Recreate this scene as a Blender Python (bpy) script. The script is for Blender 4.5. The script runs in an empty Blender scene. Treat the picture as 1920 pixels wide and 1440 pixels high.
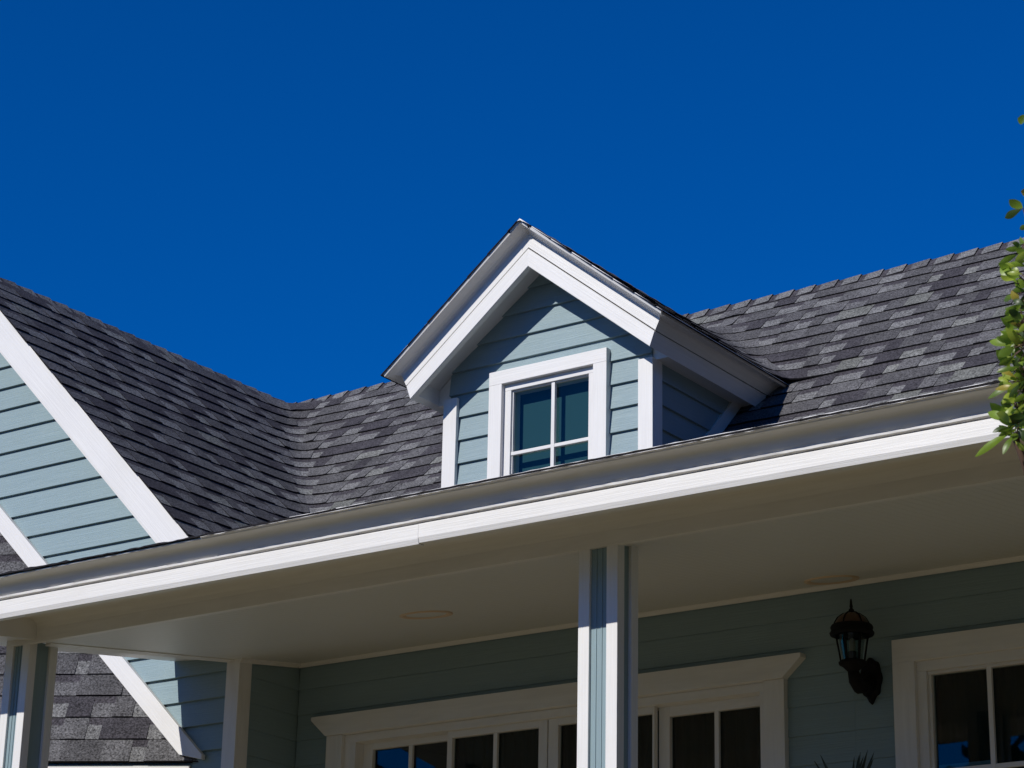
import bpy, bmesh, math, random
from mathutils import Vector, Matrix
random.seed(7)
scene = bpy.context.scene
C = bpy.data.collections.new('place'); scene.collection.children.link(C)

# ---------------------------------------------------------------- camera, sky, sun, exposure
K = 0.6                                     # survey unit -> metres


def V(p):
    return (p[0] * K, p[1] * K, (p[2] - 1.6) * K + 1.6)


FPX, PITCH, YAW, ROLL = 4501.13, 0.34593202, 0.61648255, 0.02103715
CAM = Vector((0, -12.0, 1.6))
cy, sy, cp, sp = math.cos(YAW), math.sin(YAW), math.cos(PITCH), math.sin(PITCH)
FW = Vector((-sy * cp, cy * cp, sp)); RT = Vector((cy, sy, 0)); UP = RT.cross(FW)
R2 = RT * math.cos(ROLL) + UP * math.sin(ROLL)
U2 = -RT * math.sin(ROLL) + UP * math.cos(ROLL)
cam_d = bpy.data.cameras.new('camera'); cam = bpy.data.objects.new('camera', cam_d); C.objects.link(cam)
cam.matrix_world = Matrix(((R2.x, U2.x, -FW.x, CAM.x * K), (R2.y, U2.y, -FW.y, CAM.y * K),
                           (R2.z, U2.z, -FW.z, 1.6), (0, 0, 0, 1)))
cam_d.sensor_width = 36; cam_d.lens = FPX / 1920 * 36
cam_d.clip_start = 0.1; cam_d.clip_end = 3000
cam_d.dof.use_dof = True; cam_d.dof.focus_distance = 11.5; cam_d.dof.aperture_fstop = 32
scene.camera = cam

LIGHT = Vector((.23, 1, -.74)).normalized()
world = bpy.data.worlds.new('World'); scene.world = world; world.use_nodes = True
wn = world.node_tree; wn.nodes.clear()
sky = wn.nodes.new('ShaderNodeTexSky'); sky.sky_type = 'NISHITA'; sky.sun_disc = False
sky.sun_elevation = math.asin(-LIGHT.z); sky.sun_rotation = math.radians(193)
sky.air_density = 1.0; sky.dust_density = 0.0; sky.ozone_density = 4.0; sky.altitude = 1500
tint = wn.nodes.new('ShaderNodeMix'); tint.data_type = 'RGBA'; tint.blend_type = 'MULTIPLY'
tint.inputs[0].default_value = 1.0; tint.inputs[7].default_value = (.004, .52, 1.18, 1)
bg = wn.nodes.new('ShaderNodeBackground'); bg.inputs[1].default_value = 0.09
wo = wn.nodes.new('ShaderNodeOutputWorld')
gam = wn.nodes.new('ShaderNodeGamma'); gam.inputs[1].default_value = 1.0
wn.links.new(sky.outputs[0], gam.inputs[0]); wn.links.new(gam.outputs[0], tint.inputs[6]); wn.links.new(tint.outputs[2], bg.inputs[0])
wn.links.new(bg.outputs[0], wo.inputs[0])
sun_d = bpy.data.lights.new('sun', 'SUN'); sun_d.energy = 4.0; sun_d.angle = math.radians(.5)
sun_d.color = (1.0, .965, .91)
sun = bpy.data.objects.new('sun', sun_d); C.objects.link(sun)
sun.rotation_euler = LIGHT.to_track_quat('-Z', 'Y').to_euler()
scene.view_settings.view_transform = 'Standard'; scene.view_settings.look = 'None'
scene.view_settings.exposure = 0.0; scene.view_settings.gamma = 1.0
scene.view_settings.use_curve_mapping = False
scene.render.engine = 'CYCLES'
scene.cycles.max_bounces = 8; scene.cycles.diffuse_bounces = 5
scene.render.resolution_x = 1024; scene.render.resolution_y = 768

# ---------------------------------------------------------------- materials


def mat(name, col, rough=.6, spec=.5, metal=0):
    m = bpy.data.materials.new(name); m.use_nodes = True
    b = m.node_tree.nodes['Principled BSDF']
    b.inputs['Base Color'].default_value = (*col, 1)
    b.inputs['Roughness'].default_value = rough
    b.inputs['Metallic'].default_value = metal
    b.inputs['Specular IOR Level'].default_value = spec
    return m


def N(m, t, **kw):
    n = m.node_tree.nodes.new(t)
    for k, v in kw.items():
        setattr(n, k, v)
    return n


def L(m, a, b):
    m.node_tree.links.new(a, b)


def painted_wood(name, col, rough, grain, bump, dirt=.08, dirtcol=(.45, .42, .36)):
    """paint over embossed wood grain; the grain runs along UV.x (metres)"""
    m = mat(name, col, rough); b = m.node_tree.nodes['Principled BSDF']
    tc = N(m, 'ShaderNodeTexCoord'); mp = N(m, 'ShaderNodeMapping')
    mp.inputs['Scale'].default_value = (3, grain, 1)
    n1 = N(m, 'ShaderNodeTexNoise'); n1.inputs['Scale'].default_value = 1.0
    n1.inputs['Detail'].default_value = 5; n1.inputs['Roughness'].default_value = .6
    n1.inputs['Distortion'].default_value = .7
    L(m, tc.outputs['UV'], mp.inputs[0]); L(m, mp.outputs[0], n1.inputs[0])
    w = N(m, 'ShaderNodeMapRange'); w.inputs[1].default_value = .42; w.inputs[2].default_value = .62
    L(m, n1.outputs[0], w.inputs[0])
    bp = N(m, 'ShaderNodeBump'); bp.inputs['Strength'].default_value = bump
    bp.inputs['Distance'].default_value = .0022
    L(m, w.outputs[0], bp.inputs['Height']); L(m, bp.outputs[0], b.inputs['Normal'])
    # broad wear and weather stains
    n2 = N(m, 'ShaderNodeTexNoise'); n2.inputs['Scale'].default_value = 2.2
    n2.inputs['Detail'].default_value = 6; n2.inputs['Roughness'].default_value = .65
    L(m, tc.outputs['Object'], n2.inputs[0])
    r = N(m, 'ShaderNodeMapRange'); r.inputs[1].default_value = .45; r.inputs[2].default_value = .8
    r.inputs[4].default_value = dirt * 2.5
    L(m, n2.outputs[0], r.inputs[0])
    mx = N(m, 'ShaderNodeMix', data_type='RGBA'); mx.inputs[6].default_value = (*col, 1)
    mx.inputs[7].default_value = (*[c * .6 + d * .4 * max(col) for c, d in zip(col, dirtcol)], 1)
    L(m, r.outputs[0], mx.inputs[0])
    mx2 = N(m, 'ShaderNodeMix', data_type='RGBA', blend_type='MULTIPLY'); mx2.inputs[0].default_value = 1
    g = N(m, 'ShaderNodeMapRange'); g.inputs[1].default_value = .3; g.inputs[2].default_value = .7
    g.inputs[3].default_value = .93; g.inputs[4].default_value = 1.03
    L(m, n1.outputs[0], g.inputs[0]); L(m, mx.outputs[2], mx2.inputs[6]); L(m, g.outputs[0], mx2.inputs[7])
    L(m, mx2.outputs[2], b.inputs['Base Color'])
    return m


WHITE = painted_wood('white_painted_board', (.77, .755, .73), .5, 150, .18, .10)
SMOOTHW = painted_wood('white_trim_paint', (.75, .735, .71), .42, 30, .04, .09)
TEAL = painted_wood('blue_green_siding_paint', (.235, .325, .35), .5, 150, .38, .06, (.5, .55, .5))
CROWNW = painted_wood('weathered_trim_paint', (.74, .73, .70), .5, 30, .04, .05)
CEIL = mat('white_beadboard_paint', (.66, .66, .63), .45)
b = CEIL.node_tree.nodes['Principled BSDF']
tc = N(CEIL, 'ShaderNodeTexCoord'); sx = N(CEIL, 'ShaderNodeSeparateXYZ'); L(CEIL, tc.outputs['Object'], sx.inputs[0])
mm = N(CEIL, 'ShaderNodeMath', operation='MULTIPLY'); mm.inputs[1].default_value = 1 / .042
fr = N(CEIL, 'ShaderNodeMath', operation='PINGPONG'); fr.inputs[1].default_value = .5
L(CEIL, sx.outputs[0], mm.inputs[0]); L(CEIL, mm.outputs[0], fr.inputs[0])
rr = N(CEIL, 'ShaderNodeMapRange'); rr.inputs[1].default_value = .0; rr.inputs[2].default_value = .14
L(CEIL, fr.outputs[0], rr.inputs[0])
bp = N(CEIL, 'ShaderNodeBump'); bp.inputs['Distance'].default_value = .005; bp.inputs['Strength'].default_value = .55
L(CEIL, rr.outputs[0], bp.inputs['Height']); L(CEIL, bp.outputs[0], b.inputs['Normal'])

ASPH = mat('black_asphalt_edge', (.012, .011, .013), .9, .2)


def shingle_mat(name, col, band=False):
    m = mat(name, col, .95, .15); b = m.node_tree.nodes['Principled BSDF']
    tc = N(m, 'ShaderNodeTexCoord')
    n1 = N(m, 'ShaderNodeTexNoise'); n1.inputs['Scale'].default_value = 95
    n1.inputs['Detail'].default_value = 3; n1.inputs['Roughness'].default_value = .75
    L(m, tc.outputs['Object'], n1.inputs[0])
    g = N(m, 'ShaderNodeMapRange'); g.inputs[1].default_value = .32; g.inputs[2].default_value = .68
    g.inputs[3].default_value = .15; g.inputs[4].default_value = 2.1
    L(m, n1.outputs[0], g.inputs[0])
    n3 = N(m, 'ShaderNodeTexNoise'); n3.inputs['Scale'].default_value = 7
    n3.inputs['Detail'].default_value = 4
    L(m, tc.outputs['Object'], n3.inputs[0])
    g3 = N(m, 'ShaderNodeMapRange'); g3.inputs[1].default_value = .3; g3.inputs[2].default_value = .7
    g3.inputs[3].default_value = .82; g3.inputs[4].default_value = 1.18
    L(m, n3.outputs[0], g3.inputs[0])
    pr = N(m, 'ShaderNodeMath', operation='MULTIPLY'); L(m, g.outputs[0], pr.inputs[0]); L(m, g3.outputs[0], pr.inputs[1])
    mx = N(m, 'ShaderNodeMix', data_type='RGBA', blend_type='MULTIPLY'); mx.inputs[0].default_value = 1
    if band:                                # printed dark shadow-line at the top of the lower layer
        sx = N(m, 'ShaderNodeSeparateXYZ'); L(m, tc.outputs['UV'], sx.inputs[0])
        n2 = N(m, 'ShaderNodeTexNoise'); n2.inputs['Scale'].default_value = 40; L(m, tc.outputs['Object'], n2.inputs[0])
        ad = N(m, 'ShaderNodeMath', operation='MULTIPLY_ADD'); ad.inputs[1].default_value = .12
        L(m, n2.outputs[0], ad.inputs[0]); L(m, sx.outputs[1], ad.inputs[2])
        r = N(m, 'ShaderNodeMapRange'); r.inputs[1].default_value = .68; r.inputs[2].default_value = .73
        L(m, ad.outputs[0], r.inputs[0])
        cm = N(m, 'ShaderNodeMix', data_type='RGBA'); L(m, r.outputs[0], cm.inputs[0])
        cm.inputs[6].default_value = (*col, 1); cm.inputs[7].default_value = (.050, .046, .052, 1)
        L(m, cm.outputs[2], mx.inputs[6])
    else:
        mx.inputs[6].default_value = (*col, 1)
    L(m, pr.outputs[0], mx.inputs[7]); L(m, mx.outputs[2], b.inputs['Base Color'])
    bp = N(m, 'ShaderNodeBump'); bp.inputs['Distance'].default_value = .0015; bp.inputs['Strength'].default_value = .7
    L(m, n1.outputs[0], bp.inputs['Height']); L(m, bp.outputs[0], b.inputs['Normal'])
    return m


SH_RAISED = [shingle_mat('shingle_granules_charcoal', (.074, .072, .075)),
             shingle_mat('shingle_granules_dark', (.048, .045, .051)),
             shingle_mat('shingle_granules_grey', (.098, .096, .099)),
             shingle_mat('shingle_granules_sage', (.125, .127, .118))]
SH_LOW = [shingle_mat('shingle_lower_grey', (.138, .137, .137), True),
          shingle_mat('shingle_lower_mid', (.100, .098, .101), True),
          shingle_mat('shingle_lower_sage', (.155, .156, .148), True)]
SHMATS = SH_RAISED + SH_LOW + [ASPH]
DECK = mat('roof_deck_felt', (.02, .02, .022), .95, .1)
GALV = mat('lantern_black_iron', (.004, .0035, .0035), .7, .2)
AMBER = mat('lantern_amber_glass', (.07, .03, .012), .3)
FROST = mat('lantern_bulb', (.42, .36, .27), .35)
DARKIN = mat('dark_room_plaster', (.05, .05, .05), .9)
CURT = mat('dark_green_curtain', (.003, .016, .016), .9, .1)
SKYSTRIP = mat('pale_blue_sky_reflection', (.10, .25, .34), .5)
RING = mat('downlight_ring', (.66, .50, .34), .5)
GLASS = bpy.data.materials.new('window_glass'); GLASS.use_nodes = True
GLASS.node_tree.nodes.clear()
go = N(GLASS, 'ShaderNodeOutputMaterial'); gm = N(GLASS, 'ShaderNodeMixShader')
gt = N(GLASS, 'ShaderNodeBsdfTransparent'); gt.inputs[0].default_value = (.55, .66, .66, 1)
gg = N(GLASS, 'ShaderNodeBsdfGlossy'); gg.inputs['Roughness'].default_value = .012
gw_ = N(GLASS, 'ShaderNodeLayerWeight'); gw_.inputs[0].default_value = .5
gp = N(GLASS, 'ShaderNodeMath', operation='POWER'); gp.inputs[1].default_value = 4
gf = N(GLASS, 'ShaderNodeMath', operation='MULTIPLY_ADD'); gf.inputs[1].default_value = .9; gf.inputs[2].default_value = .05
L(GLASS, gw_.outputs['Facing'], gp.inputs[0]); L(GLASS, gp.outputs[0], gf.inputs[0])
L(GLASS, gf.outputs[0], gm.inputs[0]); L(GLASS, gt.outputs[0], gm.inputs[1]); L(GLASS, gg.outputs[0], gm.inputs[2])
L(GLASS, gm.outputs[0], go.inputs[0])
gn = N(GLASS, 'ShaderNodeTexNoise'); gn.inputs['Scale'].default_value = 1.6
gtc = N(GLASS, 'ShaderNodeTexCoord'); L(GLASS, gtc.outputs['Object'], gn.inputs[0])
gb = N(GLASS, 'ShaderNodeBump'); gb.inputs['Distance'].default_value = .004; gb.inputs['Strength'].default_value = .5
L(GLASS, gn.outputs[0], gb.inputs['Height']); L(GLASS, gb.outputs[0], gg.inputs['Normal'])

# ---------------------------------------------------------------- mesh helpers


def mesh_obj(name, verts, faces, mats, parent=None, midx=None, uvs=None, grain=None, smooth=False, bevel=0, scaled=True):
    me = bpy.data.meshes.new(name)
    me.from_pydata([V(v) for v in verts] if scaled else verts, [], faces)
    if not isinstance(mats, (list, tuple)):
        mats = [mats]
    for m in mats:
        me.materials.append(m)
    if midx:
        me.polygons.foreach_set('material_index', midx)
    bm = bmesh.new(); bm.from_mesh(me)
    if bevel or smooth:
        bmesh.ops.recalc_face_normals(bm, faces=bm.faces)
    if bevel:
        es = [e for e in bm.edges if len(e.link_faces) == 2 and e.calc_face_angle(0) > .5]
        bmesh.ops.bevel(bm, geom=es, offset=bevel, segments=2, affect='EDGES', profile=.6)
    if grain is not None:
        ul = bm.loops.layers.uv.new('UVMap'); g = Vector(grain).normalized()
        off = random.random() * 7
        for f in bm.faces:
            n = f.normal; a = g - n * g.dot(n)
            a = a.normalized() if a.length > .2 else n.orthogonal().normalized()
            c = n.cross(a)
            for l in f.loops:
                l[ul].uv = (l.vert.co.dot(a) + off, l.vert.co.dot(c) + off)
    if smooth:
        for f in bm.faces:
            f.smooth = True
    bm.to_mesh(me); bm.free()
    if uvs:
        ul = me.uv_layers.new(name='UVMap')
        for i, uv in enumerate(uvs):
            ul.data[i].uv = uv
    o = bpy.data.objects.new(name, me); C.objects.link(o)
    if parent:
        o.parent = parent
    return o


BOXF = [(0, 3, 2, 1), (4, 5, 6, 7), (0, 1, 5, 4), (1, 2, 6, 5), (2, 3, 7, 6), (3, 0, 4, 7)]


def box(name, x0, x1, y0, y1, z0, z1, m, parent=None, grain=(1, 0, 0), bevel=.002, **kw):
    v = [(x0, y0, z0), (x1, y0, z0), (x1, y1, z0), (x0, y1, z0), (x0, y0, z1), (x1, y0, z1), (x1, y1, z1), (x0, y1, z1)]
    return mesh_obj(name, v, BOXF, m, parent, grain=grain, bevel=bevel, **kw)


def prism(name, poly, y0, y1, m, parent=None, grain=(1, 0, 0), bevel=.002):
    """polygon of (x, z) extruded from y0 to y1"""
    n = len(poly)
    v = [(x, y0, z) for x, z in poly] + [(x, y1, z) for x, z in poly]
    f = [tuple(range(n)), tuple(range(2 * n - 1, n - 1, -1))] + [(i, (i + 1) % n + 0, (i + 1) % n + n, i + n) for i in range(n)]
    return mesh_obj(name, v, f, m, parent, grain=grain, bevel=bevel)


def loft(name, rings, m, parent=None, closed=False, grain=(1, 0, 0), smooth=False, cap=False, bevel=0):
    k = len(rings[0]); v = [p for r in rings for p in r]; f = []
    for i in range(len(rings) - 1):
        for j in range(k if closed else k - 1):
            a = i * k + j; b2 = i * k + (j + 1) % k
            f.append((a, b2, b2 + k, a + k))
    if cap:
        f.append(tuple(range(k))); f.append(tuple(range(len(v) - k, len(v)))[::-1])
    return mesh_obj(name, v, f, m, parent, grain=grain, smooth=smooth, bevel=bevel)


def empty(name, loc=(0, 0, 1.6), parent=None):
    o = bpy.data.objects.new(name, None); C.objects.link(o)
    o.empty_display_size = .2
    if parent:
        o.parent = parent
    else:
        pass
    return o


def tag(o, label=None, cat=None, group=None, kind=None):
    for k, v in (('label', label), ('category', cat), ('group', group), ('kind', kind)):
        if v:
            o[k] = v
    return o


def clip(poly, fn):
    """keep the part of polygon where fn(x, z) >= 0 (fn linear)"""
    out = []
    for i in range(len(poly)):
        a, b2 = poly[i], poly[(i + 1) % len(poly)]
        fa, fb = fn(*a), fn(*b2)
        if fa >= 0:
            out.append(a)
        if (fa >= 0) != (fb >= 0):
            t = fa / (fa - fb); out.append((a[0] + (b2[0] - a[0]) * t, a[1] + (b2[1] - a[1]) * t))
    return out


def px_of(p):
    d = Vector(p) - CAM; w = d.dot(FW)
    return 960 + FPX * d.dot(R2) / w, 720 - FPX * d.dot(U2) / w


def at_px(x, y, dist):
    d = FW + R2 * ((x - 960) / FPX) - U2 * ((y - 720) / FPX)
    return CAM + d * dist

# ---------------------------------------------------------------- ground
GZ = -1.0667                                  # ground level in survey units
gr = mesh_obj('ground', [(-900, -900, GZ), (900, -900, GZ), (900, 900, GZ), (-900, 900, GZ)], [(0, 1, 2, 3)], mat('g', (.2, .2, .1)))
gmat = gr.data.materials[0]; gmat.name = 'lawn'
b = gmat.node_tree.nodes['Principled BSDF']; b.inputs['Roughness'].default_value = .95
tc = N(gmat, 'ShaderNodeTexCoord'); n1 = N(gmat, 'ShaderNodeTexNoise'); n1.inputs['Scale'].default_value = .35
n1.inputs['Detail'].default_value = 8; L(gmat, tc.outputs['Object'], n1.inputs[0])
cr = N(gmat, 'ShaderNodeMix', data_type='RGBA'); L(gmat, n1.outputs[0], cr.inputs[0])
cr.inputs[6].default_value = (.045, .052, .018, 1); cr.inputs[7].default_value = (.085, .078, .03, 1)
L(gmat, cr.outputs[2], b.inputs['Base Color'])
tag(gr, kind='structure')
PAVE = mat('sandy_concrete', (.34, .30, .22), .9)
n1 = N(PAVE, 'ShaderNodeTexNoise'); n1.inputs['Scale'].default_value = 3; n1.inputs['Detail'].default_value = 9
cr = N(PAVE, 'ShaderNodeMix', data_type='RGBA'); L(PAVE, n1.outputs[0], cr.inputs[0])
cr.inputs[6].default_value = (.17, .125, .058, 1); cr.inputs[7].default_value = (.24, .185, .09, 1)
L(PAVE, cr.outputs[2], PAVE.node_tree.nodes['Principled BSDF'].inputs['Base Color'])
dv = box('driveway', -30, 8, -10, -1.2, GZ - .3, GZ + .02, PAVE, bevel=0); tag(dv, kind='structure')

# ---------------------------------------------------------------- the house
house = empty('house')
tag(house, 'blue-green clapboard house with white trim, shingled roofs, porch and one small dormer', 'house')
YW, YG = 3.75, 3.0                            # porch back wall, gabled wing front wall
XS = -13.37                                   # side wall between them


def ceil_z(y):
    return 5.957 + .142 * (y - .82)


def lap_wall(parent, x0, x1, zlist, plane_y, butt=.028, clips=(), hole=None, axis='y', m=TEAL):
    """bevel siding: one wedge-shaped board per course, clipped to the wall outline"""
    for k in range(len(zlist) - 1):
        za, zb = zlist[k], zlist[k + 1]
        polys = [[(x0, za), (x1, za), (x1, zb), (x0, zb)]]
        if hole:
            hx0, hx1, hz0, hz1 = hole
            if zb > hz0 + .01 and za < hz1 - .01:
                polys = [[(x0, za), (hx0, za), (hx0, zb), (x0, zb)], [(hx1, za), (x1, za), (x1, zb), (hx1, zb)]]
                if zb > hz1 + .01:
                    polys.append([(hx0, hz1), (hx1, hz1), (hx1, zb), (hx0, zb)])
                if za < hz0 - .01:
                    polys.append([(hx0, za), (hx1, za), (hx1, hz0), (hx0, hz0)])
        for poly in polys:
            for fn in clips:
                poly = clip(poly, fn) if poly else poly
            if len(poly) < 3:
                continue
            n = len(poly); vf = []; vb = []
            for (x, z) in poly:
                t = min(1, max(0, (z - za) / (zb - za)))
                off = butt * (1 - t) + .006
                if axis == 'y':
                    vf.append((x, plane_y - off, z)); vb.append((x, plane_y + .02, z))
                else:                           # wall facing +x, poly x is really y
                    vf.append((plane_y + off, x, z)); vb.append((plane_y - .02, x, z))
            f = [tuple(range(n)), tuple(range(2 * n - 1, n - 1, -1))] + [(i, (i + 1) % n, (i + 1) % n + n, i + n) for i in range(n)]
            mesh_obj('siding_board', vf + vb, f, m, parent, grain=(1, 0, 0) if axis == 'y' else (0, 1, 0), bevel=.0015)


# porch back wall ---------------------------------------------------------
DOOR = (-12.9, -8.65, 2.0, 5.66); WIN = (-7.56, -6.31, 3.3, 5.75)
pw = box('porch_wall', XS - .1, DOOR[0], YW + .03, YW + .25, 1.9, 6.45, TEAL, house, bevel=0)


def wallpiece(x0, x1, z0, z1, par=pw, y0=YW + .03, y1=YW + .25):
    return box('wall_core', x0, x1, y0, y1, z0, z1, TEAL, par, bevel=0)


wallpiece(DOOR[0], DOOR[1], DOOR[3], 6.45); wallpiece(DOOR[1], WIN[0], 1.9, 6.45)
wallpiece(WIN[0], WIN[1], WIN[3], 6.45); wallpiece(WIN[0], WIN[1], 1.9, WIN[2]); wallpiece(WIN[1], -2.0, 1.9, 6.45)
zl = [5.695 - .2235 * k for k in range(16, -4, -1)]
for (a, b2, h) in ((XS, -8.0, DOOR), (-8.0, -3.0, WIN)):
    lap_wall(pw, a, b2, zl, YW + .02, hole=h, butt=.010, clips=(lambda x, z: 6.36 - z,))
# side wall between the porch wall and the wing front
sw = box('side_wall', XS - .2, XS - .03, YG + .05, YW + .25, -1.0, 6.42, TEAL, house, bevel=0)
lap_wall(sw, YG + .1, YW + .02, zl, XS - .02, axis='x', butt=.010, clips=(lambda y, z: ceil_z(y) + .03 - z,))

# gabled wing front wall ---------------------------------------------------
gw = prism('gable_wall', [(-21.0, -1.0), (XS - .03, -1.0), (XS - .03, 6.75), (-16.93, 10.3), (-20.5, 6.7)], YG + .01, YG + .2, TEAL, house, bevel=0)


def trim_bot(x):
    return 6.544 - .948 * (x + 15.068)


zl2 = [5.511 + .2235 * k for k in range(-4, 22)]
lap_wall(gw, -17.4, XS, zl2, YG, butt=.028,
         clips=(lambda x, z: -6.35 - .30 - x - z, lambda x, z: z - trim_bot(x) - .10))
# trim board where the bay roof meets the gable wall
ang = math.atan(.948)
tb = prism('roof_trim_board', [(-17.6, trim_bot(-17.6)), (-13.96, trim_bot(-13.96)), (-13.70, 5.43), (-13.70, 5.47), (-13.80, trim_bot(-13.80) + .22), (-17.6, trim_bot(-17.6) + .22)],
           YG - .075, YG - .03, WHITE, house, grain=(1, 0, -.948))
# corner boards
box('corner_board', XS - .135, XS + .012, YG - .045, YG - .002, 1.9, 6.28, SMOOTHW, house, grain=(0, 0, 1), bevel=.003)
box('corner_board', XS - .015, XS + .012, YG - .002, YG + .115, 1.9, 6.28, SMOOTHW, house, grain=(0, 0, 1), bevel=.003)

# rake board of the wing (plane y = 2.5)
YR = 2.5


def roof_z(x):
    return -6.35 - x


rk = [(-16.93, roof_z(-16.93) - .012), (-13.0, roof_z(-13.0) - .012), (-13.0, roof_z(-13.0) - .37), (-16.93, roof_z(-16.93) - .37)]
prism('rake_board', rk, YR, YR + .05, WHITE, house, grain=(1, 0, -1))
rk2 = [(-16.93, roof_z(-16.93) - .33), (-13.0, roof_z(-13.0) - .33), (-13.0, roof_z(-13.0) - .40), (-16.93, roof_z(-16.93) - .40)]
prism('rake_board', rk2, YR + .012, YR + .09, SMOOTHW, house, grain=(1, 0, -1))
mir = lambda P: [(-33.86 - x, z) for x, z in P]
prism('rake_board', mir(rk), YR, YR + .05, WHITE, house, grain=(1, 0, 1))
prism('rake_board', mir(rk2), YR + .012, YR + .09, SMOOTHW, house, grain=(1, 0, 1))
# soffit under the wing overhang
so = [(-16.93, roof_z(-16.93) - .28), (-13.0, roof_z(-13.0) - .28), (-13.0, roof_z(-13.0) - .26), (-16.93, roof_z(-16.93) - .26)]
prism('rake_soffit', so, YR + .05, YG, SMOOTHW, house, bevel=0)
prism('rake_soffit', mir(so), YR + .05, YG, SMOOTHW, house, bevel=0)

# ---------------------------------------------------------------- roofs: decks and shingles
main_roof = mesh_obj('main_roof', [(-17, 7.6, 10.52), (-1, 7.6, 10.52), (-1, 3.4, 6.37), (-13.2, 3.4, 6.37),
                                   (-1, 12, 6.2), (-17, 12, 6.2)], [(0, 3, 2, 1), (0, 1, 4, 5)], DECK, house)
wing_roof = mesh_obj('wing_roof', [(-16.93, 2.52, 10.52), (-16.93, 7.7, 10.52), (-12.75, 3.4, 6.34), (-12.75, 2.52, 6.34),
                                   (-21.0, 2.52, 6.45), (-21.0, 7.7, 6.45)], [(0, 3, 2, 1), (0, 1, 5, 4)], DECK, house)
XC = -11.09                                   # dormer centre line
ZD = 10.06                                    # dormer roof ridge surface
DP = .80                                      # dormer pitch


def zs(h):
    return ZD - DP * h


dormer_roof = mesh_obj('dormer_roof', [(XC, 3.9, ZD - .03), (XC, 7.0, ZD - .03), (XC + 1.43, 3.9, zs(1.43) - .03), (XC + 1.43, 5.86, zs(1.43) - .03),
                                       (XC - 1.43, 3.9, zs(1.43) - .03), (XC - 1.43, 5.86, zs(1.43) - .03)], [(0, 1, 3, 2), (0, 4, 5, 1)], DECK, house)
SHING = []                                    # collected pieces: (verts, faces, midx, uvs, parent)
rs = random.Random(11)


def softpos(t, r):
    return (t + math.sqrt(t * t + r * r)) / 2


def add_piece(pathb, patht, ta, tb, nb, nt, thick, mi, parent, nfun, seg):
    """one shingle tab between course bottom curve and top curve; path functions give points at parameter t"""
    n = max(1, seg)
    vs = []; fs = []; mi_l = []; uv = []
    for i in range(n + 1):
        f = i / n
        pb = Vector(pathb(ta + (tb - ta) * f)); pt = Vector(patht(ta + (tb - ta) * f))
        nn = nfun(ta + (tb - ta) * f)
        up = (pt - pb)
        ptt = pt + up * .14
        vs += [pb + nn * thick, ptt + nn * .001, pb + nn * .0005 - nn * .004]
    for i in range(n):
        a = i * 3; c = a + 3
        fs.append((a, c, c + 1, a + 1)); mi_l.append(mi); uv += [(i / n, 0), ((i + 1) / n, 0), ((i + 1) / n, 1.14), (i / n, 1.14)]
        fs.append((a, a + 2, c + 2, c)); mi_l.append(7); uv += [(0, 0)] * 4
    fs.append((0, 1, 2)); mi_l.append(7); uv += [(0, 0)] * 3
    e = n * 3
    fs.append((e, e + 2, e + 1)); mi_l.append(7); uv += [(0, 0)] * 3
    SHING.append(([tuple(v) for v in vs], fs, mi_l, uv, parent))


def course_pieces(t0, t1, corner=None):
    """boundaries for one course: alternating raised tabs and lower-layer gaps"""
    out = []; t = t0; raised = rs.random() < .5
    while t < t1 - .03:
        w = rs.choice((.17, .23, .28, .36, .44)) if raised else rs.choice((.15, .20, .26, .34))
        w *= rs.uniform(.78, 1.0)
        e = min(t1, t + w)
        if t1 - e < .06:
            e = t1
        if raised:
            mi = rs.choices((0, 1, 2, 3), (.42, .28, .25, .05))[0]
        else:
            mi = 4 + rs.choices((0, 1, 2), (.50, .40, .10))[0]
        out.append((t, e, raised, mi)); t = e
        # sometimes two tabs of different tone butt together
        if not (raised and rs.random() < .3):
            raised = not raised
    return out


def valley_course(zb, zt, xv, yv, r, sgn, t0, t1, parent_main, parent_side, pitch_side, zcap=None):
    """course that runs along the main roof (t>0, +x * sgn) and turns down the side roof (t<0, -y)"""
    shift_x = sgn * (xv(zt) - xv(zb)); shift_y = yv(zt) - yv(zb)

    def wgt(t):
        return min(1, abs(t) / .35)
    waves = [(rs.uniform(-.25, .35), rs.uniform(.002, .009)) for _ in range(3)]

    def path(z, shifted):
        def f(t):
            if shifted:                       # keep joints running straight down each slope
                tt = t - shift_x * wgt(t) if t > 0 else t + -shift_y * wgt(t) * -1 * -1
            else:
                tt = t
            ze = z
            if zcap is not None and t < 0 and z > zcap:
                ze = z + (zcap - z) * min(1, -t / .3)
            x = xv(ze) + sgn * softpos(tt, r); y = yv(z) - softpos(-tt, r)
            return (x, y, ze)
        return f
    nm = Vector((0, -1, 1)).normalized(); ns = Vector((sgn * pitch_side, 0, 1)).normalized()

    def nfun(t):
        f = min(1, max(0, t / (2 * r + .05) * .5 + .5))
        v = (nm * f + ns * (1 - f)).normalized()
        lift = sum(a * math.exp(-((t - c) / .07) ** 2) for c, a in waves)
        return v * (1 + lift / .016)
    pb, pt = path(zb, False), path(zt, True)
    for (a, e, raised, mi) in course_pieces(t0, t1):
        near = a < .45 and e > -.45
        th = (.018 if raised else .011) * rs.uniform(.92, 1.1)
        if pitch_side < 1 and a < 0:
            th *= .55
        add_piece(pb, pt, a, e, None, None, th, mi,
                  parent_main if (a + e) / 2 > 0 else parent_side, nfun, 4 if near else 1)


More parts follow.
